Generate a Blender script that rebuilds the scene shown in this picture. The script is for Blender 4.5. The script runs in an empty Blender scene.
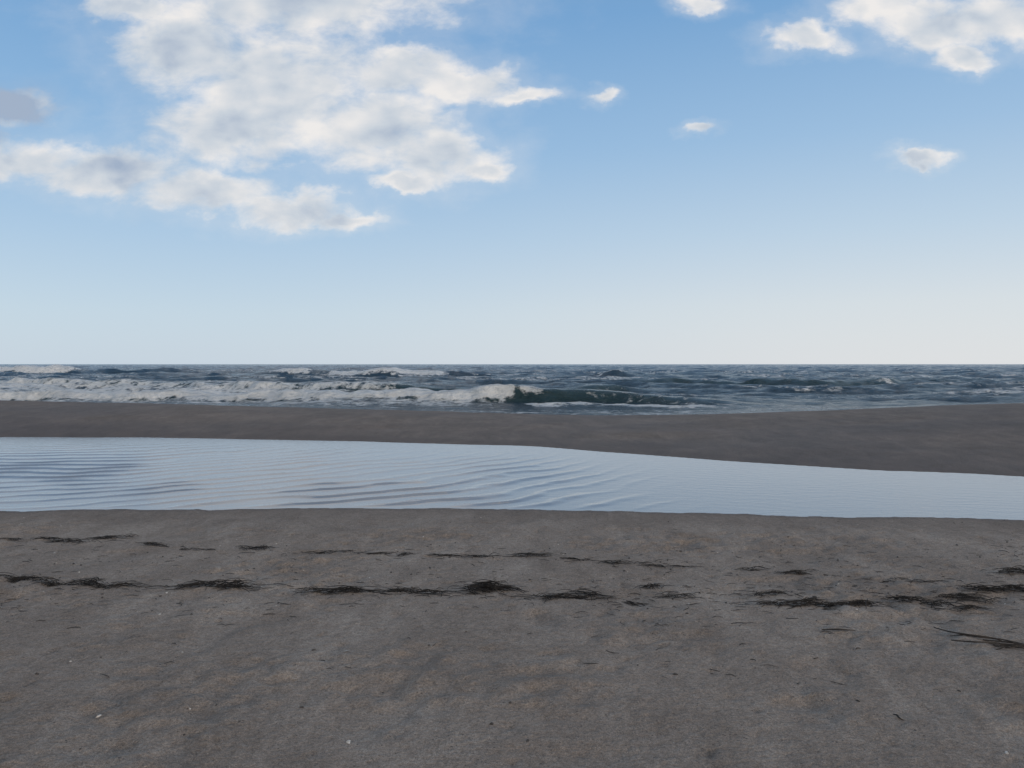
import bpy, math, random
import numpy as np
from mathutils import Vector
random.seed(11)
scene = bpy.context.scene
scene.view_settings.view_transform = 'Standard'
scene.view_settings.look = 'None'
scene.view_settings.exposure = 0

# ------------------------------------------------------------------ noise
def _hash(ix, iy, seed):
    h = (ix.astype(np.int64)*374761393 + iy.astype(np.int64)*668265263 + seed*1442695041) & 0xFFFFFFFF
    h = ((h ^ (h >> 13)) * 1274126177) & 0xFFFFFFFF
    h = (h ^ (h >> 16)) & 0xFFFFFFFF
    return h / 4294967295.0
def vnoise(x, y, seed=0):
    x = np.asarray(x, float); y = np.asarray(y, float)
    xi = np.floor(x); yi = np.floor(y)
    fx = x-xi; fy = y-yi
    fx = fx*fx*fx*(fx*(fx*6-15)+10); fy = fy*fy*fy*(fy*(fy*6-15)+10)
    a = _hash(xi, yi, seed); b = _hash(xi+1, yi, seed)
    c = _hash(xi, yi+1, seed); d = _hash(xi+1, yi+1, seed)
    return (a*(1-fx)+b*fx)*(1-fy) + (c*(1-fx)+d*fx)*fy
def fbm(x, y, seed=0, oct=4):
    s = 0; amp = 0.5; t = 0
    for o in range(oct):
        s = s+amp*vnoise(x, y, seed+o*17); t += amp
        x = x*2.03+11.3; y = y*2.03+5.7; amp *= 0.5
    return s/t
def sstep(a, b, x):
    t = np.clip((x-a)/(b-a), 0, 1); return t*t*(3-2*t)

# ------------------------------------------------------------------ mesh helper
def grid_mesh(name, X, Y, Z, mat, attrs=None):
    R, C = X.shape
    me = bpy.data.meshes.new(name)
    me.vertices.add(R*C)
    co = np.stack([X, Y, Z], -1).astype(np.float32).ravel()
    me.vertices.foreach_set('co', co)
    idx = np.arange(R*C).reshape(R, C)
    q = np.stack([idx[:-1, :-1], idx[:-1, 1:], idx[1:, 1:], idx[1:, :-1]], -1).reshape(-1, 4)
    n = len(q)
    me.loops.add(n*4)
    me.loops.foreach_set('vertex_index', q.ravel().astype(np.int32))
    me.polygons.add(n)
    me.polygons.foreach_set('loop_start', (np.arange(n)*4).astype(np.int32))
    me.polygons.foreach_set('loop_total', np.full(n, 4, np.int32))
    me.polygons.foreach_set('use_smooth', np.ones(n, bool))
    me.update(calc_edges=True)
    for k, v in (attrs or {}).items():
        a = me.attributes.new(k, 'FLOAT', 'POINT')
        a.data.foreach_set('value', v.astype(np.float32).ravel())
    me.materials.append(mat)
    ob = bpy.data.objects.new(name, me)
    scene.collection.objects.link(ob)
    return ob

# ------------------------------------------------------------------ node helper
class NT:
    def __init__(s, tree): s.t = tree; s.n = tree.nodes; s.l = tree.links
    def set(s, sock, v):
        if v is None: return
        if isinstance(v, bpy.types.NodeSocket): s.l.new(v, sock)
        else: sock.default_value = v
    def math(s, op, a, b=None, c=None, clamp=False):
        n = s.n.new('ShaderNodeMath'); n.operation = op; n.use_clamp = clamp
        s.set(n.inputs[0], a); s.set(n.inputs[1], b); s.set(n.inputs[2], c)
        return n.outputs[0]
    def vmath(s, op, a, b=None):
        n = s.n.new('ShaderNodeVectorMath'); n.operation = op
        s.set(n.inputs[0], a)
        if op == 'SCALE': s.set(n.inputs['Scale'], b)
        else: s.set(n.inputs[1], b)
        return n.outputs['Value'] if op in ('LENGTH', 'DOT_PRODUCT', 'DISTANCE') else n.outputs['Vector']
    def mapping(s, v, loc=(0, 0, 0), scale=(1, 1, 1), rot=(0, 0, 0)):
        n = s.n.new('ShaderNodeMapping'); s.set(n.inputs['Vector'], v)
        n.inputs['Location'].default_value = loc; n.inputs['Scale'].default_value = scale
        n.inputs['Rotation'].default_value = rot
        return n.outputs[0]
    def noise(s, v, scale, detail=4, rough=0.5, dist=0.0, out='Fac'):
        n = s.n.new('ShaderNodeTexNoise'); s.set(n.inputs['Vector'], v)
        n.inputs['Scale'].default_value = scale; n.inputs['Detail'].default_value = detail
        n.inputs['Roughness'].default_value = rough; n.inputs['Distortion'].default_value = dist
        return n.outputs[out]
    def voro(s, v, scale, feature='F1', rand=1.0, out='Distance'):
        n = s.n.new('ShaderNodeTexVoronoi'); n.feature = feature; s.set(n.inputs['Vector'], v)
        n.inputs['Scale'].default_value = scale; n.inputs['Randomness'].default_value = rand
        return n.outputs[out]
    def rng(s, v, a, b, c=0.0, d=1.0, smooth=True):
        n = s.n.new('ShaderNodeMapRange'); n.interpolation_type = 'SMOOTHSTEP' if smooth else 'LINEAR'
        s.set(n.inputs['Value'], v)
        n.inputs['From Min'].default_value = a; n.inputs['From Max'].default_value = b
        n.inputs['To Min'].default_value = c; n.inputs['To Max'].default_value = d
        return n.outputs['Result']
    def mix(s, f, a, b, mode='MIX'):
        n = s.n.new('ShaderNodeMix'); n.data_type = 'RGBA'; n.blend_type = mode
        s.set(n.inputs[0], f)
        s.set(n.inputs[6], a if isinstance(a, bpy.types.NodeSocket) else (*a, 1) if len(a) == 3 else a)
        s.set(n.inputs[7], b if isinstance(b, bpy.types.NodeSocket) else (*b, 1) if len(b) == 3 else b)
        return n.outputs[2]
    def ramp(s, f, stops, interp='LINEAR'):
        n = s.n.new('ShaderNodeValToRGB'); s.set(n.inputs[0], f)
        cr = n.color_ramp; cr.interpolation = interp
        while len(cr.elements) < len(stops): cr.elements.new(0.5)
        for e, (p, c) in zip(cr.elements, stops):
            e.position = p; e.color = (*c, 1)
        return n.outputs[0]
    def bump(s, h, strength, dist, normal=None):
        n = s.n.new('ShaderNodeBump'); s.set(n.inputs['Height'], h)
        n.inputs['Strength'].default_value = strength; n.inputs['Distance'].default_value = dist
        if normal is not None: s.l.new(normal, n.inputs['Normal'])
        return n.outputs[0]
    def sep(s, v):
        n = s.n.new('ShaderNodeSeparateXYZ'); s.set(n.inputs[0], v); return n.outputs
    def comb(s, x, y, z):
        n = s.n.new('ShaderNodeCombineXYZ'); s.set(n.inputs[0], x); s.set(n.inputs[1], y); s.set(n.inputs[2], z)
        return n.outputs[0]
    def attr(s, name):
        n = s.n.new('ShaderNodeAttribute'); n.attribute_name = name; return n.outputs['Fac']
def new_mat(name):
    m = bpy.data.materials.new(name); m.use_nodes = True
    t = NT(m.node_tree); p = m.node_tree.nodes['Principled BSDF']
    tc = m.node_tree.nodes.new('ShaderNodeTexCoord')
    return m, t, p, tc.outputs['Object']

# ------------------------------------------------------------------ sun + sky
SUN_EL = math.radians(15); SUN_AZ = math.radians(118)   # clockwise from +Y : right, slightly behind
sd = Vector((math.sin(SUN_AZ)*math.cos(SUN_EL), math.cos(SUN_AZ)*math.cos(SUN_EL), math.sin(SUN_EL)))
L = bpy.data.lights.new('sun', 'SUN'); L.energy = 0.8; L.angle = math.radians(8); L.color = (1, 0.86, 0.74)
so = bpy.data.objects.new('sun', L); scene.collection.objects.link(so)
so.rotation_euler = sd.to_track_quat('Z', 'Y').to_euler(); so.location = (60, -30, 40)

w = bpy.data.worlds.new('World'); scene.world = w; w.use_nodes = True
T = NT(w.node_tree); bg = w.node_tree.nodes['Background']
try:
    w.cycles.sampling_method = 'NONE'
except Exception as e:
    print(e)
sky = w.node_tree.nodes.new('ShaderNodeTexSky'); sky.sky_type = 'NISHITA'; sky.sun_disc = False
sky.sun_elevation = SUN_EL; sky.sun_rotation = SUN_AZ
tc = w.node_tree.nodes.new('ShaderNodeTexCoord').outputs['Generated']
dx, dy, dz = T.sep(tc)[0:3]
el = T.math('ARCSINE', dz)
elf = T.rng(el, 0.0, 1.2, 0, 1, smooth=False)
K = 10.0
grad = T.ramp(elf, [(0.0, (.59, .69, .79)), (0.05, (.55, .68, .80)), (0.12, (.43, .60, .79)), (0.21, (.29, .495, .75)),
                    (0.34, (.175, .375, .665)), (0.6, (.16, .28, .45)), (1.0, (.17, .25, .36))])
gradR = T.ramp(elf, [(0.0, (.78, .80, .82)), (0.06, (.71, .77, .82)), (0.13, (.54, .68, .82)), (0.22, (.36, .55, .78)),
                     (0.34, (.21, .41, .69)), (0.6, (.17, .29, .46)), (1.0, (.17, .25, .36))])
azf = T.rng(dx, -0.5, 0.6)
hz = T.mix(azf, grad, gradR)
# landward side: unseen bright haze, added to throw warmer light on the sand
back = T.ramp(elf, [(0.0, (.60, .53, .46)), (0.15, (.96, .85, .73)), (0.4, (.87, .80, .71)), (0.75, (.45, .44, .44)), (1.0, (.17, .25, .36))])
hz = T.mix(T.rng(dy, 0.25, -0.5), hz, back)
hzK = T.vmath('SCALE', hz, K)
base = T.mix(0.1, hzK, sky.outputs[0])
dyc = T.math('MAXIMUM', dy, 0.08)
u = T.math('DIVIDE', dx, dyc); v = T.math('DIVIDE', dz, dyc)
p0 = T.comb(u, v, 0.0)
wn1 = T.noise(T.mapping(p0, scale=(1, 1.5, 1)), 15, 6, 0.58, out='Color')
q = T.vmath('ADD', p0, T.vmath('SCALE', T.vmath('SUBTRACT', wn1, (.5, .5, .5)), 0.06))
blobs = [(-378, 350, 62, 18), (-326, 314, 82, 48), (-235, 278, 112, 70), (-142, 235, 102, 50), (-75, 207, 68, 32), (-30, 193, 30, 14),
         (-275, 236, 100, 44), (-215, 360, 175, 42), (-112, 290, 84, 24), (-48, 278, 66, 21), (14, 267, 36, 10), (-110, 182, 38, 10),
         (-490, 205, 90, 24), (-400, 192, 85, 26), (-312, 171, 80, 23), (-222, 154, 70, 18), (-170, 145, 46, 12), (-505, 254, 62, 24),
         (88, 268, 18, 10), (185, 233, 18, 8), (405, 204, 30, 9), (293, 322, 48, 18), (190, 360, 28, 13),
         (368, 356, 55, 22), (420, 338, 66, 28), (485, 345, 66, 34), (448, 307, 36, 14), (560, 350, 80, 36),
         (-640, 215, 90, 30), (-700, 330, 90, 30), (60, 520, 200, 50)]
D = None
for (a, b, rx, ry) in blobs:
    a /= 800; b /= 800; rx /= 800; ry /= 800
    d = T.vmath('LENGTH', T.mapping(q, loc=(-a/rx, -b/ry, 0), scale=(1/rx, 1/ry, 0)))
    if D is None: D = d
    else: D = T.math('SMOOTH_MIN', D, d, 0.24)
M = T.math('SUBTRACT', 1.0, D)
nz = T.noise(T.mapping(p0, scale=(1, 1.7, 1)), 17, 8, 0.60, 0.2)
fm = T.math('ADD', M, T.math('MULTIPLY', T.math('SUBTRACT', nz, 0.5), 1.25))
dens = T.rng(fm, -0.24, 0.62)
dfr = T.rng(dy, 0.1, 0.3)
veil = T.math('MULTIPLY', T.rng(fm, -0.8, 0.2), 0.18)
dens = T.math('MAXIMUM', T.math('MULTIPLY', dens, 0.96), veil)
dens = T.math('MULTIPLY', dens, dfr)
n1 = T.noise(T.mapping(p0, scale=(1, 1.5, 1)), 8, 3, 0.5)
n2 = T.noise(T.mapping(p0, loc=(-0.045, 0.02, 0), scale=(1, 1.5, 1)), 8, 3, 0.5)
lit = T.math('MULTIPLY_ADD', T.math('SUBTRACT', n1, n2), 1.8, 0.88)
lit = T.math('ADD', lit, T.math('MULTIPLY', T.math('SUBTRACT', nz, .5), 0.75))
lit = T.math('SUBTRACT', lit, T.rng(M, 0.15, 0.8, 0, 0.38))
lit = T.math('ADD', lit, T.rng(u, -0.68, 0.05, -0.20, 0.10))
gd = T.vmath('LENGTH', T.mapping(p0, loc=(.64/.13, -.325/.05, 0), scale=(1/.13, 1/.05, 0)))
lit = T.math('SUBTRACT', lit, T.rng(gd, 1.25, .6, 0, .55), clamp=True)
ccol = T.ramp(lit, [(0, (.36, .44, .57)), (0.45, (.60, .65, .71)), (1, (.88, .85, .825))])
cK = T.vmath('SCALE', ccol, K)
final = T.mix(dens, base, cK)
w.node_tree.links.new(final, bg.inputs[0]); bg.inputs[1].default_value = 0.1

# ------------------------------------------------------------------ beach terrain
def y_near(x):
    return np.interp(x, [-40, -6, -3, -.9, 2, 5.3, 20, 60], [8.3, 8.67, 8.72, 8.85, 8.5, 8.17, 7.8, 7.6]) \
        + 0.14*(vnoise(x*0.9, x*0+3, 5)-.5) + 0.07*(vnoise(x*4, x*0, 6)-.5) + .03*(vnoise(x*13, x*0, 7)-.5)
def y_far(x):
    return np.interp(x, [-60, -11.2, -6, -2.3, .35, 1.6, 3.5, 5.2, 7.4, 15, 60], [18.4, 17.5, 16.9, 16.1, 15.6, 14.6, 13.27, 12.15, 11.1, 10.3, 9.8]) \
        + 0.4*(vnoise(x*0.6, x*0+8, 9)-.5) + 0.22*(vnoise(x*2.5, x*0, 12)-.5)
def crest(x):
    yc = np.interp(x, [-40, -15.4, 1, 12.9, 60], [26, 24, 21.8, 20, 19])
    zc = np.interp(x, [-60, -15.4, -9.1, -3.1, 1, 3.2, 5, 7.6, 10, 12.9, 18, 60], [.55, .48, .376, .255, .16, .165, .21, .30, .43, .58, .68, .7])
    return yc, zc
def smoothx(f, x, wd):
    return sum(np.array(f(x+o*wd)) for o in (-1.5, -1, -.5, 0, .5, 1, 1.5))/7
def ground_z(x, y, detail=True):
    yn = y_near(x); yf = smoothx(y_far, x, .35)
    cr = smoothx(lambda t: np.stack(crest(t)), x, 1.2); yc, zc = cr[0], cr[1]
    s = yn-y
    beach = 0.028*np.clip(s, 0, 1.2) + 0.010*np.clip(s-1.2, 0, 60) + 0.03*np.clip(-y-10, 0, 60)
    t = np.clip((y-yn)/(yf-yn), 0, 1)
    basin = -0.11*np.clip(4*t*(1-t), 0, 1)**0.8
    t2 = np.clip((y-yf)/(yc-yf), 0, 1)
    bar = zc*(1-(1-t2)**1.8)
    s3 = np.clip(y-yc, 0, 400)
    down = zc-0.10*(np.sqrt(s3*s3+1.8**2)-1.8)
    z = np.where(y < yn, beach, np.where(y < yf, basin, np.where(y < yc, bar, down)))
    z = np.maximum(z, -3.0)
    near = sstep(0.1, 1.5, s)
    z = z + near*(0.026*(fbm(x*0.5, y*0.5, 21, 3)-.5) + 0.016*(fbm(x*2.2, y*2.2, 31, 3)-.5))
    onbar = sstep(0.3, 2.0, y-yf)
    z = z + onbar*(0.05*(fbm(x*0.35, y*0.5, 41, 3)-.5) + 0.02*(fbm(x*1.6, y*2.2, 47, 3)-.5))
    if detail:
        lumps = fbm(x*9, y*9, 51, 3)
        z = z + near*0.030*(lumps-.5)*sstep(.4, .7, fbm(x*1.3, y*1.3, 61, 2))*2
        z = z - near*0.014*sstep(.86, .97, vnoise(x*13, y*13, 71))
        z = z + near*0.009*sstep(.86, .97, vnoise(x*16, y*16, 77))
        # weathered shallow dents
        z = z - near*0.016*sstep(.72, .9, vnoise(x*3.1+.3*y, y*2.3, 83))
    return z
xr = list(np.arange(0, 5.5, 0.03)); st = 0.03
while xr[-1] < 1500:
    st = min(st*1.045, 60); xr.append(xr[-1]+st)
xs = np.array([-a for a in xr[:0:-1]] + xr)
yl = list(np.arange(2.2, 10, 0.028)) + list(np.arange(10, 34, 0.09)) ; st = .1
while yl[-1] < 400:
    st *= 1.12; yl.append(yl[-1]+st)
yb = [2.2-0.03]; st = .03
while yb[-1] > -600:
    st *= 1.12; yb.append(yb[-1]-st)
ys = np.array(yb[::-1]+yl)
X, Y = np.meshgrid(xs, ys)
Z = ground_z(X, Y)

m, t, p, oc = new_mat('sand')
g1 = t.noise(oc, 260, 2, 0.7)
g2 = t.noise(oc, 80, 4, 0.7)
g3 = t.noise(oc, 24, 5, 0.65)
big = t.noise(t.mapping(oc, scale=(1, 0.7, 1)), 0.9, 6, 0.6, 0.8)
med = t.noise(t.mapping(oc, rot=(0, 0, .5), scale=(1, .5, 1)), 3.2, 6, 0.62, 0.8)
strk = t.noise(t.mapping(oc, rot=(0, 0, -.5), scale=(1, .16, 1)), 3.6, 6, 0.62, 1.2)
sm = t.rng(t.noise(t.mapping(oc, loc=(4, 2, 0)), .6, 3), .42, .62)
strk = t.math('ADD', .5, t.math('MULTIPLY', t.math('SUBTRACT', strk, .5), sm))
tone = t.math('ADD', t.math('MULTIPLY', big, .38), t.math('ADD', t.math('MULTIPLY', med, .34), t.math('MULTIPLY', strk, .28)))
c = t.ramp(tone, [(.38, (.232, .194, .165)), (.5, (.312, .266, .230)), (.62, (.405, .352, .308))])
c = t.mix(t.rng(g1, .32, .68), t.mix(1, c, (.66, .66, .66), 'MULTIPLY'), t.mix(1, c, (1.34, 1.33, 1.32), 'MULTIPLY'))
c = t.mix(t.rng(g2, .38, .62), t.mix(1, c, (.82, .81, .80), 'MULTIPLY'), t.mix(1, c, (1.14, 1.14, 1.14), 'MULTIPLY'))
c = t.mix(t.rng(g3, .38, .62), t.mix(1, c, (.90, .89, .88), 'MULTIPLY'), t.mix(1, c, (1.08, 1.08, 1.08), 'MULTIPLY'))
vs = t.voro(oc, 38, rand=1)
sp = t.math('MULTIPLY', t.rng(vs, .12, .2, 1, 0), t.rng(t.noise(oc, 11, 2), .50, .58))
c = t.mix(t.math('MULTIPLY', sp, .75), c, (.06, .05, .045))
vs2 = t.voro(t.mapping(oc, loc=(3.3, 1.7, 0)), 22, rand=1)
sp2 = t.math('MULTIPLY', t.rng(vs2, .05, .09, 1, 0), t.rng(t.noise(oc, 7, 2), .54, .62))
c = t.mix(t.math('MULTIPLY', sp2, .6), c, (.6, .57, .54))
wet = t.attr('wet')
c = t.mix(wet, c, t.mix(1, c, (.43, .365, .325), 'MULTIPLY'))
t.l.new(c, p.inputs['Base Color'])
t.l.new(t.rng(wet, 0, 1, .92, .55), p.inputs['Roughness'])
p.inputs['Specular IOR Level'].default_value = 0.2
hb = t.math('ADD', t.math('MULTIPLY', g1, .2), t.math('MULTIPLY', g2, .7))
b1 = t.bump(hb, .75, .012)
b2 = t.bump(g3, .75, .034, b1)
t.l.new(b2, p.inputs['Normal'])
yn = y_near(X); yf = y_far(X)
wet = np.clip(sstep(1.3, 0.0, np.abs(yn-Y))*0.35*(Y < yn+.5) + sstep(.18, .02, yn-Y)*.5 + 1.0*((Y > yn) & (Y < yf)), 0, 1)
wet = np.where(Y > yf, np.clip(.75+.8*(fbm(X*.35, Y*.6, 90, 4)-.5)+.5*sstep(1.0, 0, Y-yf), 0, 1), wet)
grid_mesh('sand_beach', X, Y, Z, m, {'wet': wet})

# ------------------------------------------------------------------ tidal pool
m, t, p, oc = new_mat('pool_water')
g = t.n.new('ShaderNodeBsdfGlossy'); g.inputs['Roughness'].default_value = 0.08
g.inputs['Color'].default_value = (1, .98, .985, 1)
df = t.n.new('ShaderNodeBsdfDiffuse'); df.inputs['Color'].default_value = (.24, .225, .215, 1)
fr = t.n.new('ShaderNodeFresnel'); fr.inputs['IOR'].default_value = 2.1
mx = t.n.new('ShaderNodeMixShader')
nb = t.bump(t.noise(t.mapping(oc, scale=(1, 2.6, 1), rot=(0, 0, .15)), 5.5, 4, .55, .4), .08, .03)
nb = t.bump(t.noise(t.mapping(oc, scale=(1, 2, 1)), 26, 3, .55), .07, .01, nb)
for n_ in (g, df, fr): t.l.new(nb, n_.inputs['Normal'])
t.l.new(fr.outputs[0], mx.inputs[0]); t.l.new(df.outputs[0], mx.inputs[1]); t.l.new(g.outputs[0], mx.inputs[2])
t.n.remove(p); t.l.new(mx.outputs[0], t.n['Material Output'].inputs['Surface'])
xp = list(np.arange(0, 13, 0.035)); st = .04
while xp[-1] < 55: st *= 1.06; xp.append(xp[-1]+st)
xp = np.array([-a for a in xp[:0:-1]]+xp)
yp = np.arange(7.2, 19.6, .032)
PX, PY = np.meshgrid(xp, yp)
r = np.hypot(PX+10.0, (PY-20.0)*1.0)
warp = 1.1*(fbm(PX*.35, PY*.35, 101, 3)-.5)+.22*(fbm(PX*1.8, PY*1.8, 103, 2)-.5)
ph = 2*np.pi*(r+warp)/0.46
wv = (0.5+0.5*np.sin(ph))**4.0
ang = sstep(2.4, -.6, PX-0.15*(PY-9))
amp = ang*(0.32+0.68*sstep(.3, .6, fbm(PX*.6, PY*.6, 111, 3)))*sstep(.5, 5.5, y_far(PX)-PY)*sstep(0, .35, PY-y_near(PX))
ph2 = 2*np.pi*((PY*1.0+PX*.25)+.8*(fbm(PX*.7, PY*.7, 121, 3)))/0.22
PZ = 0.022*amp*wv + 0.0002*np.sin(ph2)*sstep(0, .4, PY-y_near(PX)) + .0014*(fbm(PX*5, PY*7, 131, 3)-.5)*(amp+.1)
grid_mesh('tidal_pool_water', PX, PY, PZ, m)

# ------------------------------------------------------------------ sea
SEA = -0.25
rows = [24.0]
while rows[-1] < 70: rows.append(rows[-1]*1.0028)
while rows[-1] < 9000: rows.append(rows[-1]*1.006)
rows = np.array(rows)
sl = list(np.arange(0, .72, .0022)); st = .0022
while sl[-1] < 5: st *= 1.14; sl.append(sl[-1]+st)
sl = np.array([-a for a in sl[:0:-1]]+sl)
S, SY = np.meshgrid(sl, rows); SX = S*SY
def ridged(x, y, sd, o=2):
    n = fbm(x, y, sd, o); return (1-np.abs(2*n-1))
sh = sstep(29, 48, SY)
h = sh*(0.50*(ridged(SX/20, SY/7.5+.2*SX/20, 201, 2)**2.5-.35) + 0.34*(ridged(SX/6, SY/3.0, 211, 2)**2-.4)) \
    + (0.25+.75*sh)*0.16*(ridged(SX/2.2, SY/1.2, 221, 3)-.5)
h += sstep(60, 140, SY)*0.45*(ridged(SX/45, SY/14, 231, 2)**3-.3)
n_lo = fbm(SX/3.5, SY/2.2, 301, 4); n_hi = fbm(SX/.8, SY/.8, 311, 3); n_line = fbm(SX/8, SY*0, 321, 3)
def ridge(xc, yc, A, front, back, wob=1.2, seed=1):
    c0 = np.interp(SX, xc, yc) + wob*(fbm(SX/4, SX*0+seed, 331+seed, 4)-.5)*2
    a = np.interp(SX, xc, A)*(.6+.8*fbm(SX/2.5, SX*0, 341+seed, 3))
    s = SY-c0
    pr = np.where(s < 0, np.exp(-(s/front)**2), np.exp(-(s/back)**2))
    return s, a*pr, a
s1, r1, a1 = ridge([-70, -45, -30, -10, -4, 0, 3, 6, 9, 13], [58, 49, 42, 38.5, 37.4, 36.8, 36.6, 36.4, 36.5, 37], [0, .36, .42, .40, .46, .66, .58, .40, .2, 0], .8, 2.6, 1.3, 1)
s2, r2, a2 = ridge([-60, -45, -36, -22, -12, -4, 6, 14], [72, 66, 60, 55, 50, 47, 48, 52], [0, .5, .6, .6, .5, .55, .4, 0], .9, 3.0, 1.4, 2)
s3, r3, a3 = ridge([-60, -35, -24, -16, -8, 0, 8, 16, 30, 45], [108, 104, 100, 98, 98, 92, 90, 88, 86, 90], [0, .3, .7, .9, .6, .2, .75, .5, .2, 0], 1.4, 5.0, 1.5, 3)
s4, r4, a4 = ridge([-130, -95, -74, -66, -55, -40], [128, 124, 122, 124, 126, 128], [1.0, 1.5, 1.4, .9, .9, 0], 1.8, 5, 1.0, 4)
s5, r5, a5 = ridge([6, 14, 24, 34, 50], [62, 64, 60, 66, 68], [0, .45, .5, .3, 0], 1.0, 3.5, 1.5, 5)
h = h*(1-.6*np.clip((r1+r2)*2, 0, 1)) + r1+r2+r3+r4+r5
broken = sstep(.6, -.5, SX-0.2+1.5*(n_hi-.5))
patch = fbm(SX/2.6, SX*0+4, 351, 3)
far1 = 8+7*n_line+np.clip(-SX-4, 0, 22)*.85
f1 = broken*sstep(-1.3, -.5, s1)*sstep(far1, far1*.45, s1)*(.74+.62*sstep(3.2, .5, s1))*sstep(.06, .2, a1)*(.84+.32*patch)
f1f = sstep(3, -2, SX)*sstep(-8, -1.5, s1)*(s1 < 0)*.66
f1g = sstep(0, 1.0, SX)*sstep(11, 7, SX)*sstep(-4.6, -2.4, s1)*sstep(-.8, -1.8, s1)*.88
f1c = sstep(-.5, .5, SX)*sstep(2.6, .8, SX)*sstep(1.1, .1, np.abs(s1))*.8
f2 = sstep(-1.6, -.6, s2)*sstep(5, .3, s2)*sstep(.25, .5, a2)*(.72+.5*(n_line-.3))*sstep(.36, .5, fbm(SX/5, SX*0, 401, 2))*sstep(5, 0, SX)
f3 = sstep(-2.2, -.4, s3)*sstep(3.2, .4, s3)*sstep(.4, .65, a3)*1.0*sstep(-5, -9, SX)
f4 = sstep(-3.5, -.8, s4)*sstep(7, 1, s4)*sstep(-64, -70, SX)*1.1
hh = h-r1-r2-r3-r4-r5
wc = sstep(.10, .34, hh)*sstep(.50, .62, fbm(SX/6, SY/4, 411, 3))*.62*sstep(500, 90, SY)
lace = sstep(85, 35, SY)*.46*sstep(.35, .65, fbm(SX/6, SY/3, 421, 3))
swash = sstep(36, 30, SY)*.52
foam = np.maximum.reduce([f1, f1f, f1g, f1c, f2, f3, f4, wc, lace, swash])
h = h + np.clip(foam-.5, 0, .5)*.5*(n_hi-.35)*sstep(200, 60, SY) + np.clip(f1, 0, 1)*.2*(n_lo-.5)
lean = np.clip(r1+r2, 0, 1)
WY = SY-lean*.6
g_face = np.clip(np.exp(-((s1+.5)/.9)**2)*a1*1.3+np.exp(-((s2+.5)/1.)**2)*a2+np.exp(-((s5+.5)/1.2)**2)*a5, 0, 1)

m, t, p, oc = new_mat('sea_water')
fo = t.attr('foam'); fc = t.attr('face'); dist = t.sep(oc)[1]
fn = t.noise(t.mapping(oc, scale=(.8, 1, 1)), 1.5, 8, .74, .5); fv = t.voro(oc, 1.9, 'DISTANCE_TO_EDGE')
fm_ = t.math('ADD', fo, t.math('MULTIPLY', t.math('SUBTRACT', fn, .5), 1.7))
fm_ = t.math('SUBTRACT', fm_, t.math('MULTIPLY', t.rng(fv, 0, .35), .12))
fmask = t.rng(fm_, .44, .74)
wcol = t.mix(t.rng(dist, 30, 300), (.036, .070, .105), (.026, .068, .130))
wcol = t.mix(t.rng(fc, 0, .6), wcol, (.030, .064, .076))
fcol = t.mix(t.rng(t.noise(oc, 2.5, 6, .72), .32, .58), (.58, .64, .69), (.90, .93, .95))
t.l.new(t.mix(fmask, wcol, fcol), p.inputs['Base Color'])
t.l.new(t.rng(fmask, 0, 1, .14, .9), p.inputs['Roughness'])
p.inputs['IOR'].default_value = 1.33
bb = t.bump(t.noise(t.mapping(oc, scale=(1, 1.9, 1)), .7, 8, .66, .3), 1.0, .75)
bb = t.bump(t.noise(t.mapping(oc, scale=(1, 1.8, 1)), 5, 4, .6), .6, .08, bb)
t.l.new(bb, p.inputs['Normal'])
grid_mesh('sea_water', SX, WY, SEA+h, m, {'foam': foam, 'face': g_face})

# ------------------------------------------------------------------ wrack (dead reed and seaweed)
def simple_mat(name, c1, c2, scale, rough=.8):
    m, t, p, oc = new_mat(name)
    t.l.new(t.mix(t.rng(t.noise(oc, scale, 4, .6), .35, .65), c1, c2), p.inputs['Base Color'])
    p.inputs['Roughness'].default_value = rough
    t.l.new(t.bump(t.noise(oc, scale*3, 3), .4, .002), p.inputs['Normal'])
    return m
mw = simple_mat('dried_seaweed', (.004, .0035, .0035), (.020, .016, .014), 30)
mstick = simple_mat('driftwood', (.010, .008, .007), (.040, .031, .025), 25)
msh = simple_mat('shell', (.45, .43, .40), (.7, .67, .64), 80, .5)
mdk = simple_mat('pebble_dark', (.03, .027, .025), (.09, .08, .075), 60)
def gz(x, y): return float(ground_z(np.array([x]), np.array([y]))[0])
def blade(V, F, x, y, z0, L, a, wd, bend, lift, segs=7):
    base = len(V); ca, sa = math.cos(a), math.sin(a)
    kink = random.uniform(-.5, .5); fq = random.uniform(4, 9)
    for i in range(segs+1):
        tt = i/segs; s = (tt-.5)*L
        off = bend*L*(4*(tt-.5)**2-.5) + kink*L*.10*math.sin(tt*fq)
        px = x+ca*s-sa*off; py = y+sa*s+ca*off
        w_ = wd*(.35+.65*math.sin(math.pi*min(1, .15+tt*.8)))
        z = z0+lift*math.sin(math.pi*tt*random.uniform(.9, 1.1))
        V += [(px+sa*w_, py-ca*w_, z), (px-sa*w_, py+ca*w_, z+.0005), (px, py, z+w_*1.3)]
        if i:
            b = base+3*(i-1); c_ = base+3*i
            F += [(b, c_, c_+2, b+2), (b+2, c_+2, c_+1, b+1), (b+1, c_+1, c_, b)]
    F += [(base, base+2, base+1), (base+3*segs, base+3*segs+1, base+3*segs+2)]
def obj(name, V, F, mat, loc):
    me = bpy.data.meshes.new(name)
    me.from_pydata([(a-loc[0], b-loc[1], c-loc[2]) for a, b, c in V], [], F); me.materials.append(mat); me.update()
    o = bpy.data.objects.new(name, me); o.location = loc; scene.collection.objects.link(o); return o
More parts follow.
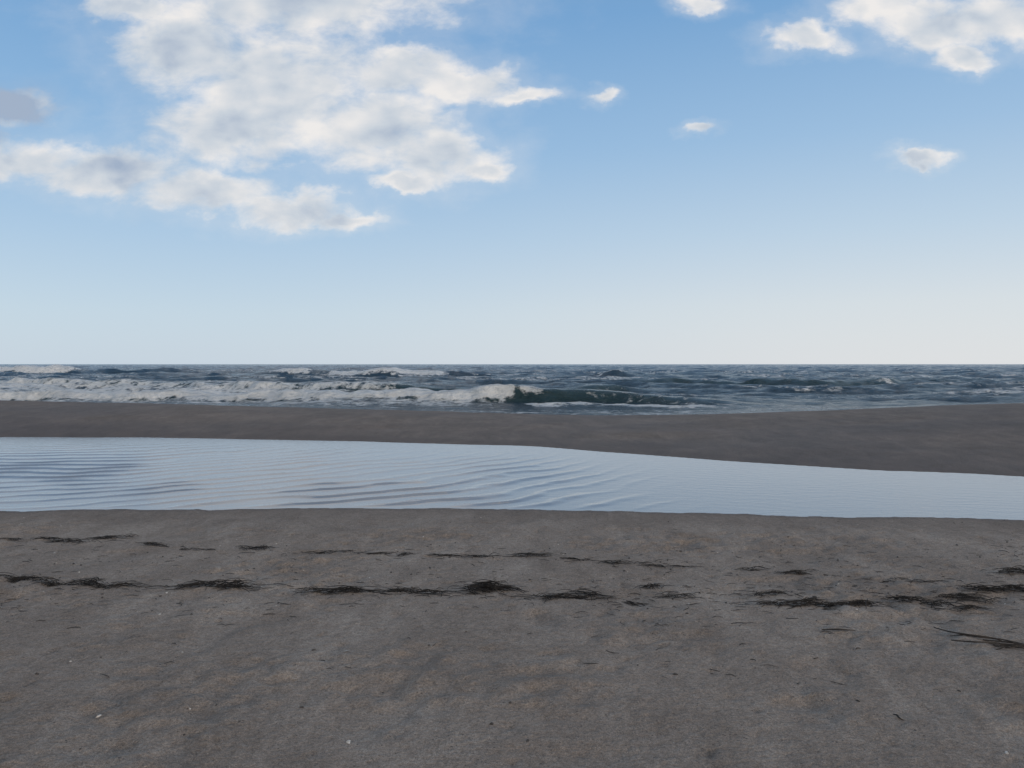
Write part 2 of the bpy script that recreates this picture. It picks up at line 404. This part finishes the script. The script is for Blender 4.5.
def clump(cx, cy, ln, wd, n, pile, tilt=0.0):
    """a raised stringy tangle: dense knots joined and fringed by long reed strands"""
    V, F = [], []
    z0 = gz(cx, cy)
    nt = max(2, int(ln/.09)); wob = random.uniform(0, 6); wd = wd*.85
    tufts = []
    for k in range(nt):
        tx = -.45+.9*(k+random.random())/nt
        tufts.append((tx, random.uniform(.15, 1)**1.3, wd*.4*math.sin(tx*6+wob)+random.gauss(0, wd*.15), random.gauss(0, .2)))
    n = int(n*.8)
    for i in range(n):
        tx, tw, to, ta = random.choices(tufts, weights=[q_[1] for q_ in tufts])[0]
        s = tx*ln+random.gauss(0, .03+.03*ln)
        o_ = to+random.gauss(0, wd*.24*tw)
        x = cx+s*math.cos(tilt)-o_*math.sin(tilt); y = cy+s*math.sin(tilt)+o_*math.cos(tilt)
        a = tilt+ta+random.gauss(0, .26) if random.random() < .80 else tilt+random.uniform(-1.3, 1.3)
        Lb = random.uniform(.04, .11) if random.random() < .5 else random.uniform(.11, min(.32, .10+ln*.5))
        zz = gz(x, y)+.001+random.random()*pile*1.8*tw*math.exp(-((o_-to)/(wd*.4+1e-4))**2)
        blade(V, F, x, y, zz, Lb, a, random.uniform(.0014, .0034), random.uniform(-.22, .22), random.uniform(0, .020)*min(1, pile/.012))
    for i in range(max(3, n//6)):   # long single reeds thrown across and beyond the clump
        x = cx+random.gauss(0, ln*.45); y = cy+random.gauss(0, wd*.9)
        blade(V, F, x, y, gz(x, y)+.002, random.uniform(.03, .16), tilt+random.gauss(0, .55), random.uniform(.0014, .0030), random.uniform(-.3, .3), .004)
    obj('seaweed_clump', V, F, mw, (cx, cy, z0))
clumps = [  # x, y, length, width, blades, pile, tilt
 (-4.33, 7.06, .40, .06, 24, .008, .1), (-3.95, 7.00, .46, .08, 42, .012, -.15), (-3.60, 7.12, .40, .07, 44, .016, .25), (-3.02, 6.78, .25, .06, 28, .014, -.1), (-2.64, 6.64, .38, .03, 14, .006, -.05),
 (-2.16, 6.65, .27, .08, 36, .016, -.1), (-1.5, 6.54, .36, .05, 28, .010, -.1), (-1.15, 6.48, .28, .02, 10, .004, .05), (-.88, 6.46, .14, .04, 12, .008, 0),
 (-.5, 6.42, .36, .03, 14, .004, .02), (-.2, 6.38, .2, .05, 14, .008, .1), (.16, 6.38, .30, .05, 28, .012, 0), (.51, 6.24, .36, .03, 13, .004, -.1),
 (.91, 6.15, .34, .05, 26, .010, -.05), (1.2, 6.06, .30, .04, 14, .006, -.08), (1.81, 6.0, .15, .06, 13, .008, .2), (2.13, 5.89, .28, .06, 24, .010, -.1),
 (2.85, 5.68, .52, .03, 24, .005, -.06), (3.40, 5.43, .38, .12, 110, .028, -.2),
 (-3.60, 5.71, .40, .08, 60, .018, -.18), (-3.2, 5.57, .28, .07, 44, .016, -.12), (-2.78, 5.5, .35, .08, 72, .022, -.08), (-2.06, 5.46, .54, .09, 125, .026, .05), (-1.14, 5.34, .45, .07, 92, .022, 0),
 (-.66, 5.33, .36, .07, 56, .018, -.05), (-.175, 5.36, .36, .13, 160, .042, 0), (.35, 5.23, .45, .08, 76, .018, .06), (.79, 5.10, .15, .06, 13, .008, -.3),
 (1.09, 5.23, .19, .06, 18, .008, 0), (1.0, 5.5, .15, .12, 24, .012, .5), (1.7, 5.3, .22, .08, 30, .010, .1), (1.72, 5.04, .32, .05, 34, .012, .02), (2.10, 5.06, .42, .10, 105, .024, .06),
 (2.68, 5.10, .34, .10, 62, .018, -.3), (3.0, 5.24, .28, .09, 54, .018, -.2), (2.85, 4.98, .28, .06, 26, .010, .2), (3.9, 5.9, .4, .08, 60, .02, 0), (-5.0, 7.2, .5, .07, 50, .015, 0), (-4.4, 5.8, .5, .07, 70, .02, 0), (4.4, 5.3, .5, .08, 80, .02, 0)]
for c_ in clumps: clump(*c_)
def stick(x, y, L, a, rad, n=1, spread=.05):
    for i in range(n):
        V, F = [], []
        xx = x+random.uniform(-spread, spread)*(n > 1); yy = y+random.uniform(-spread, spread)*(n > 1)*.7
        z0 = gz(xx, yy); z = z0+.003
        blade(V, F, xx, yy, z, L*random.uniform(.6, 1.1), a+random.uniform(-.4, .4)*(n > 1), rad*random.uniform(.7, 1.1), random.uniform(-.12, .12), .006, 9)
        obj('driftwood_stick', V, F, mstick, (xx, yy, z0))
stick(1.37, 4.66, .15, .02, .004); stick(1.87, 4.52, .19, -.05, .005); stick(2.60, 4.34, .36, -.35, .0050, 7, .12); stick(2.72, 4.26, .16, -.05, .005, 6, .08)
stick(-.42, 4.28, .05, 1.2, .003); stick(1.665, 3.40, .07, 1.75, .005); stick(.6, 5.18, .28, .12, .004); stick(-2.45, 5.48, .26, .05, .004)

def shell(x, y, size, rot):
    V, F = [], []; z0 = gz(x, y); nr, na = 6, 15
    for i in range(nr):
        rr = (i+.3)/nr
        for j in range(na):
            a = (j/(na-1)-.5)*2.5
            rib = 1+.05*math.cos(j*math.pi)
            lx = math.sin(a)*rr*size*rib; ly = math.cos(a)*rr*size*rib-size*.4
            V.append((x+lx*math.cos(rot)-ly*math.sin(rot), y+lx*math.sin(rot)+ly*math.cos(rot), z0+size*.42*(1-rr**2)*math.cos(a*.55)+.0015+.03*size*math.cos(j*math.pi)*rr))
    for i in range(nr-1):
        for j in range(na-1):
            F.append((i*na+j, i*na+j+1, (i+1)*na+j+1, (i+1)*na+j))
    obj('seashell', V, F, msh, (x, y, z0))
shell(-.877, 4.17, .018, .4); shell(-.66, 3.18, .020, 2); shell(-4.8, 7.75, .035, 1); shell(.35, 3.55, .006, 1)
def bits(name, n, mat, smin, smax, seed):
    rnd = random.Random(seed); V, F = [], []
    for _ in range(n):
        y = rnd.uniform(3.0, 8.3); x = rnd.uniform(-.85, .85)*y
        if rnd.random() < .55: y = rnd.gauss(5.6 if rnd.random() < .6 else 6.5, .35)
        s = smin+(smax-smin)*rnd.random()**3; z = gz(x, y); b = len(V)
        k = 6; ax = rnd.uniform(.5, 1.9); ro = rnd.uniform(0, 3)
        for j in range(k):
            a = j*2*math.pi/k; rr = s*rnd.uniform(.7, 1.2)
            lx = rr*math.cos(a)*ax; ly = rr*math.sin(a)
            V.append((x+lx*math.cos(ro)-ly*math.sin(ro), y+lx*math.sin(ro)+ly*math.cos(ro), z-.001))
        for j in range(k):
            bx, by, _z = V[b+j]; V.append((x+(bx-x)*.6, y+(by-y)*.6, z+s*.7*rnd.uniform(.7, 1.1)))
        for j in range(k): F.append((b+j, b+(j+1) % k, b+k+(j+1) % k, b+k+j))
        F.append(tuple(b+k+j for j in range(k)))
    obj(name, V, F, mat, (0, 0, 0))
bits('shell_fragments', 220, msh, .0015, .008, 3)
bits('dark_pebbles', 600, mdk, .002, .011, 5)
V, F = [], []
for _ in range(700):
    y = random.gauss(*random.choice([(5.4, .22), (6.4, .3), (5.1, .6), (5.2, .3)])); x = random.uniform(-.8, .8)*y
    if random.random() < .35: x = random.uniform(.1, .75)*y
    if y < 3.2 or y > 8.2: continue
    blade(V, F, x, y, gz(x, y)+.001, random.uniform(.012, .09), random.gauss(0, .6), random.uniform(.0012, .0028), random.uniform(-.25, .25), .003, 4)
obj('seaweed_scraps', V, F, mw, (0, 0, 0))

# ------------------------------------------------------------------ camera
cam = bpy.data.cameras.new('camera'); co = bpy.data.objects.new('camera', cam); scene.collection.objects.link(co)
cam.lens = 28; cam.sensor_width = 36; cam.clip_end = 20000; cam.clip_start = .05
co.location = (0, 0, 1.6); co.rotation_euler = (math.radians(90-1.44), 0, 0)
scene.camera = co
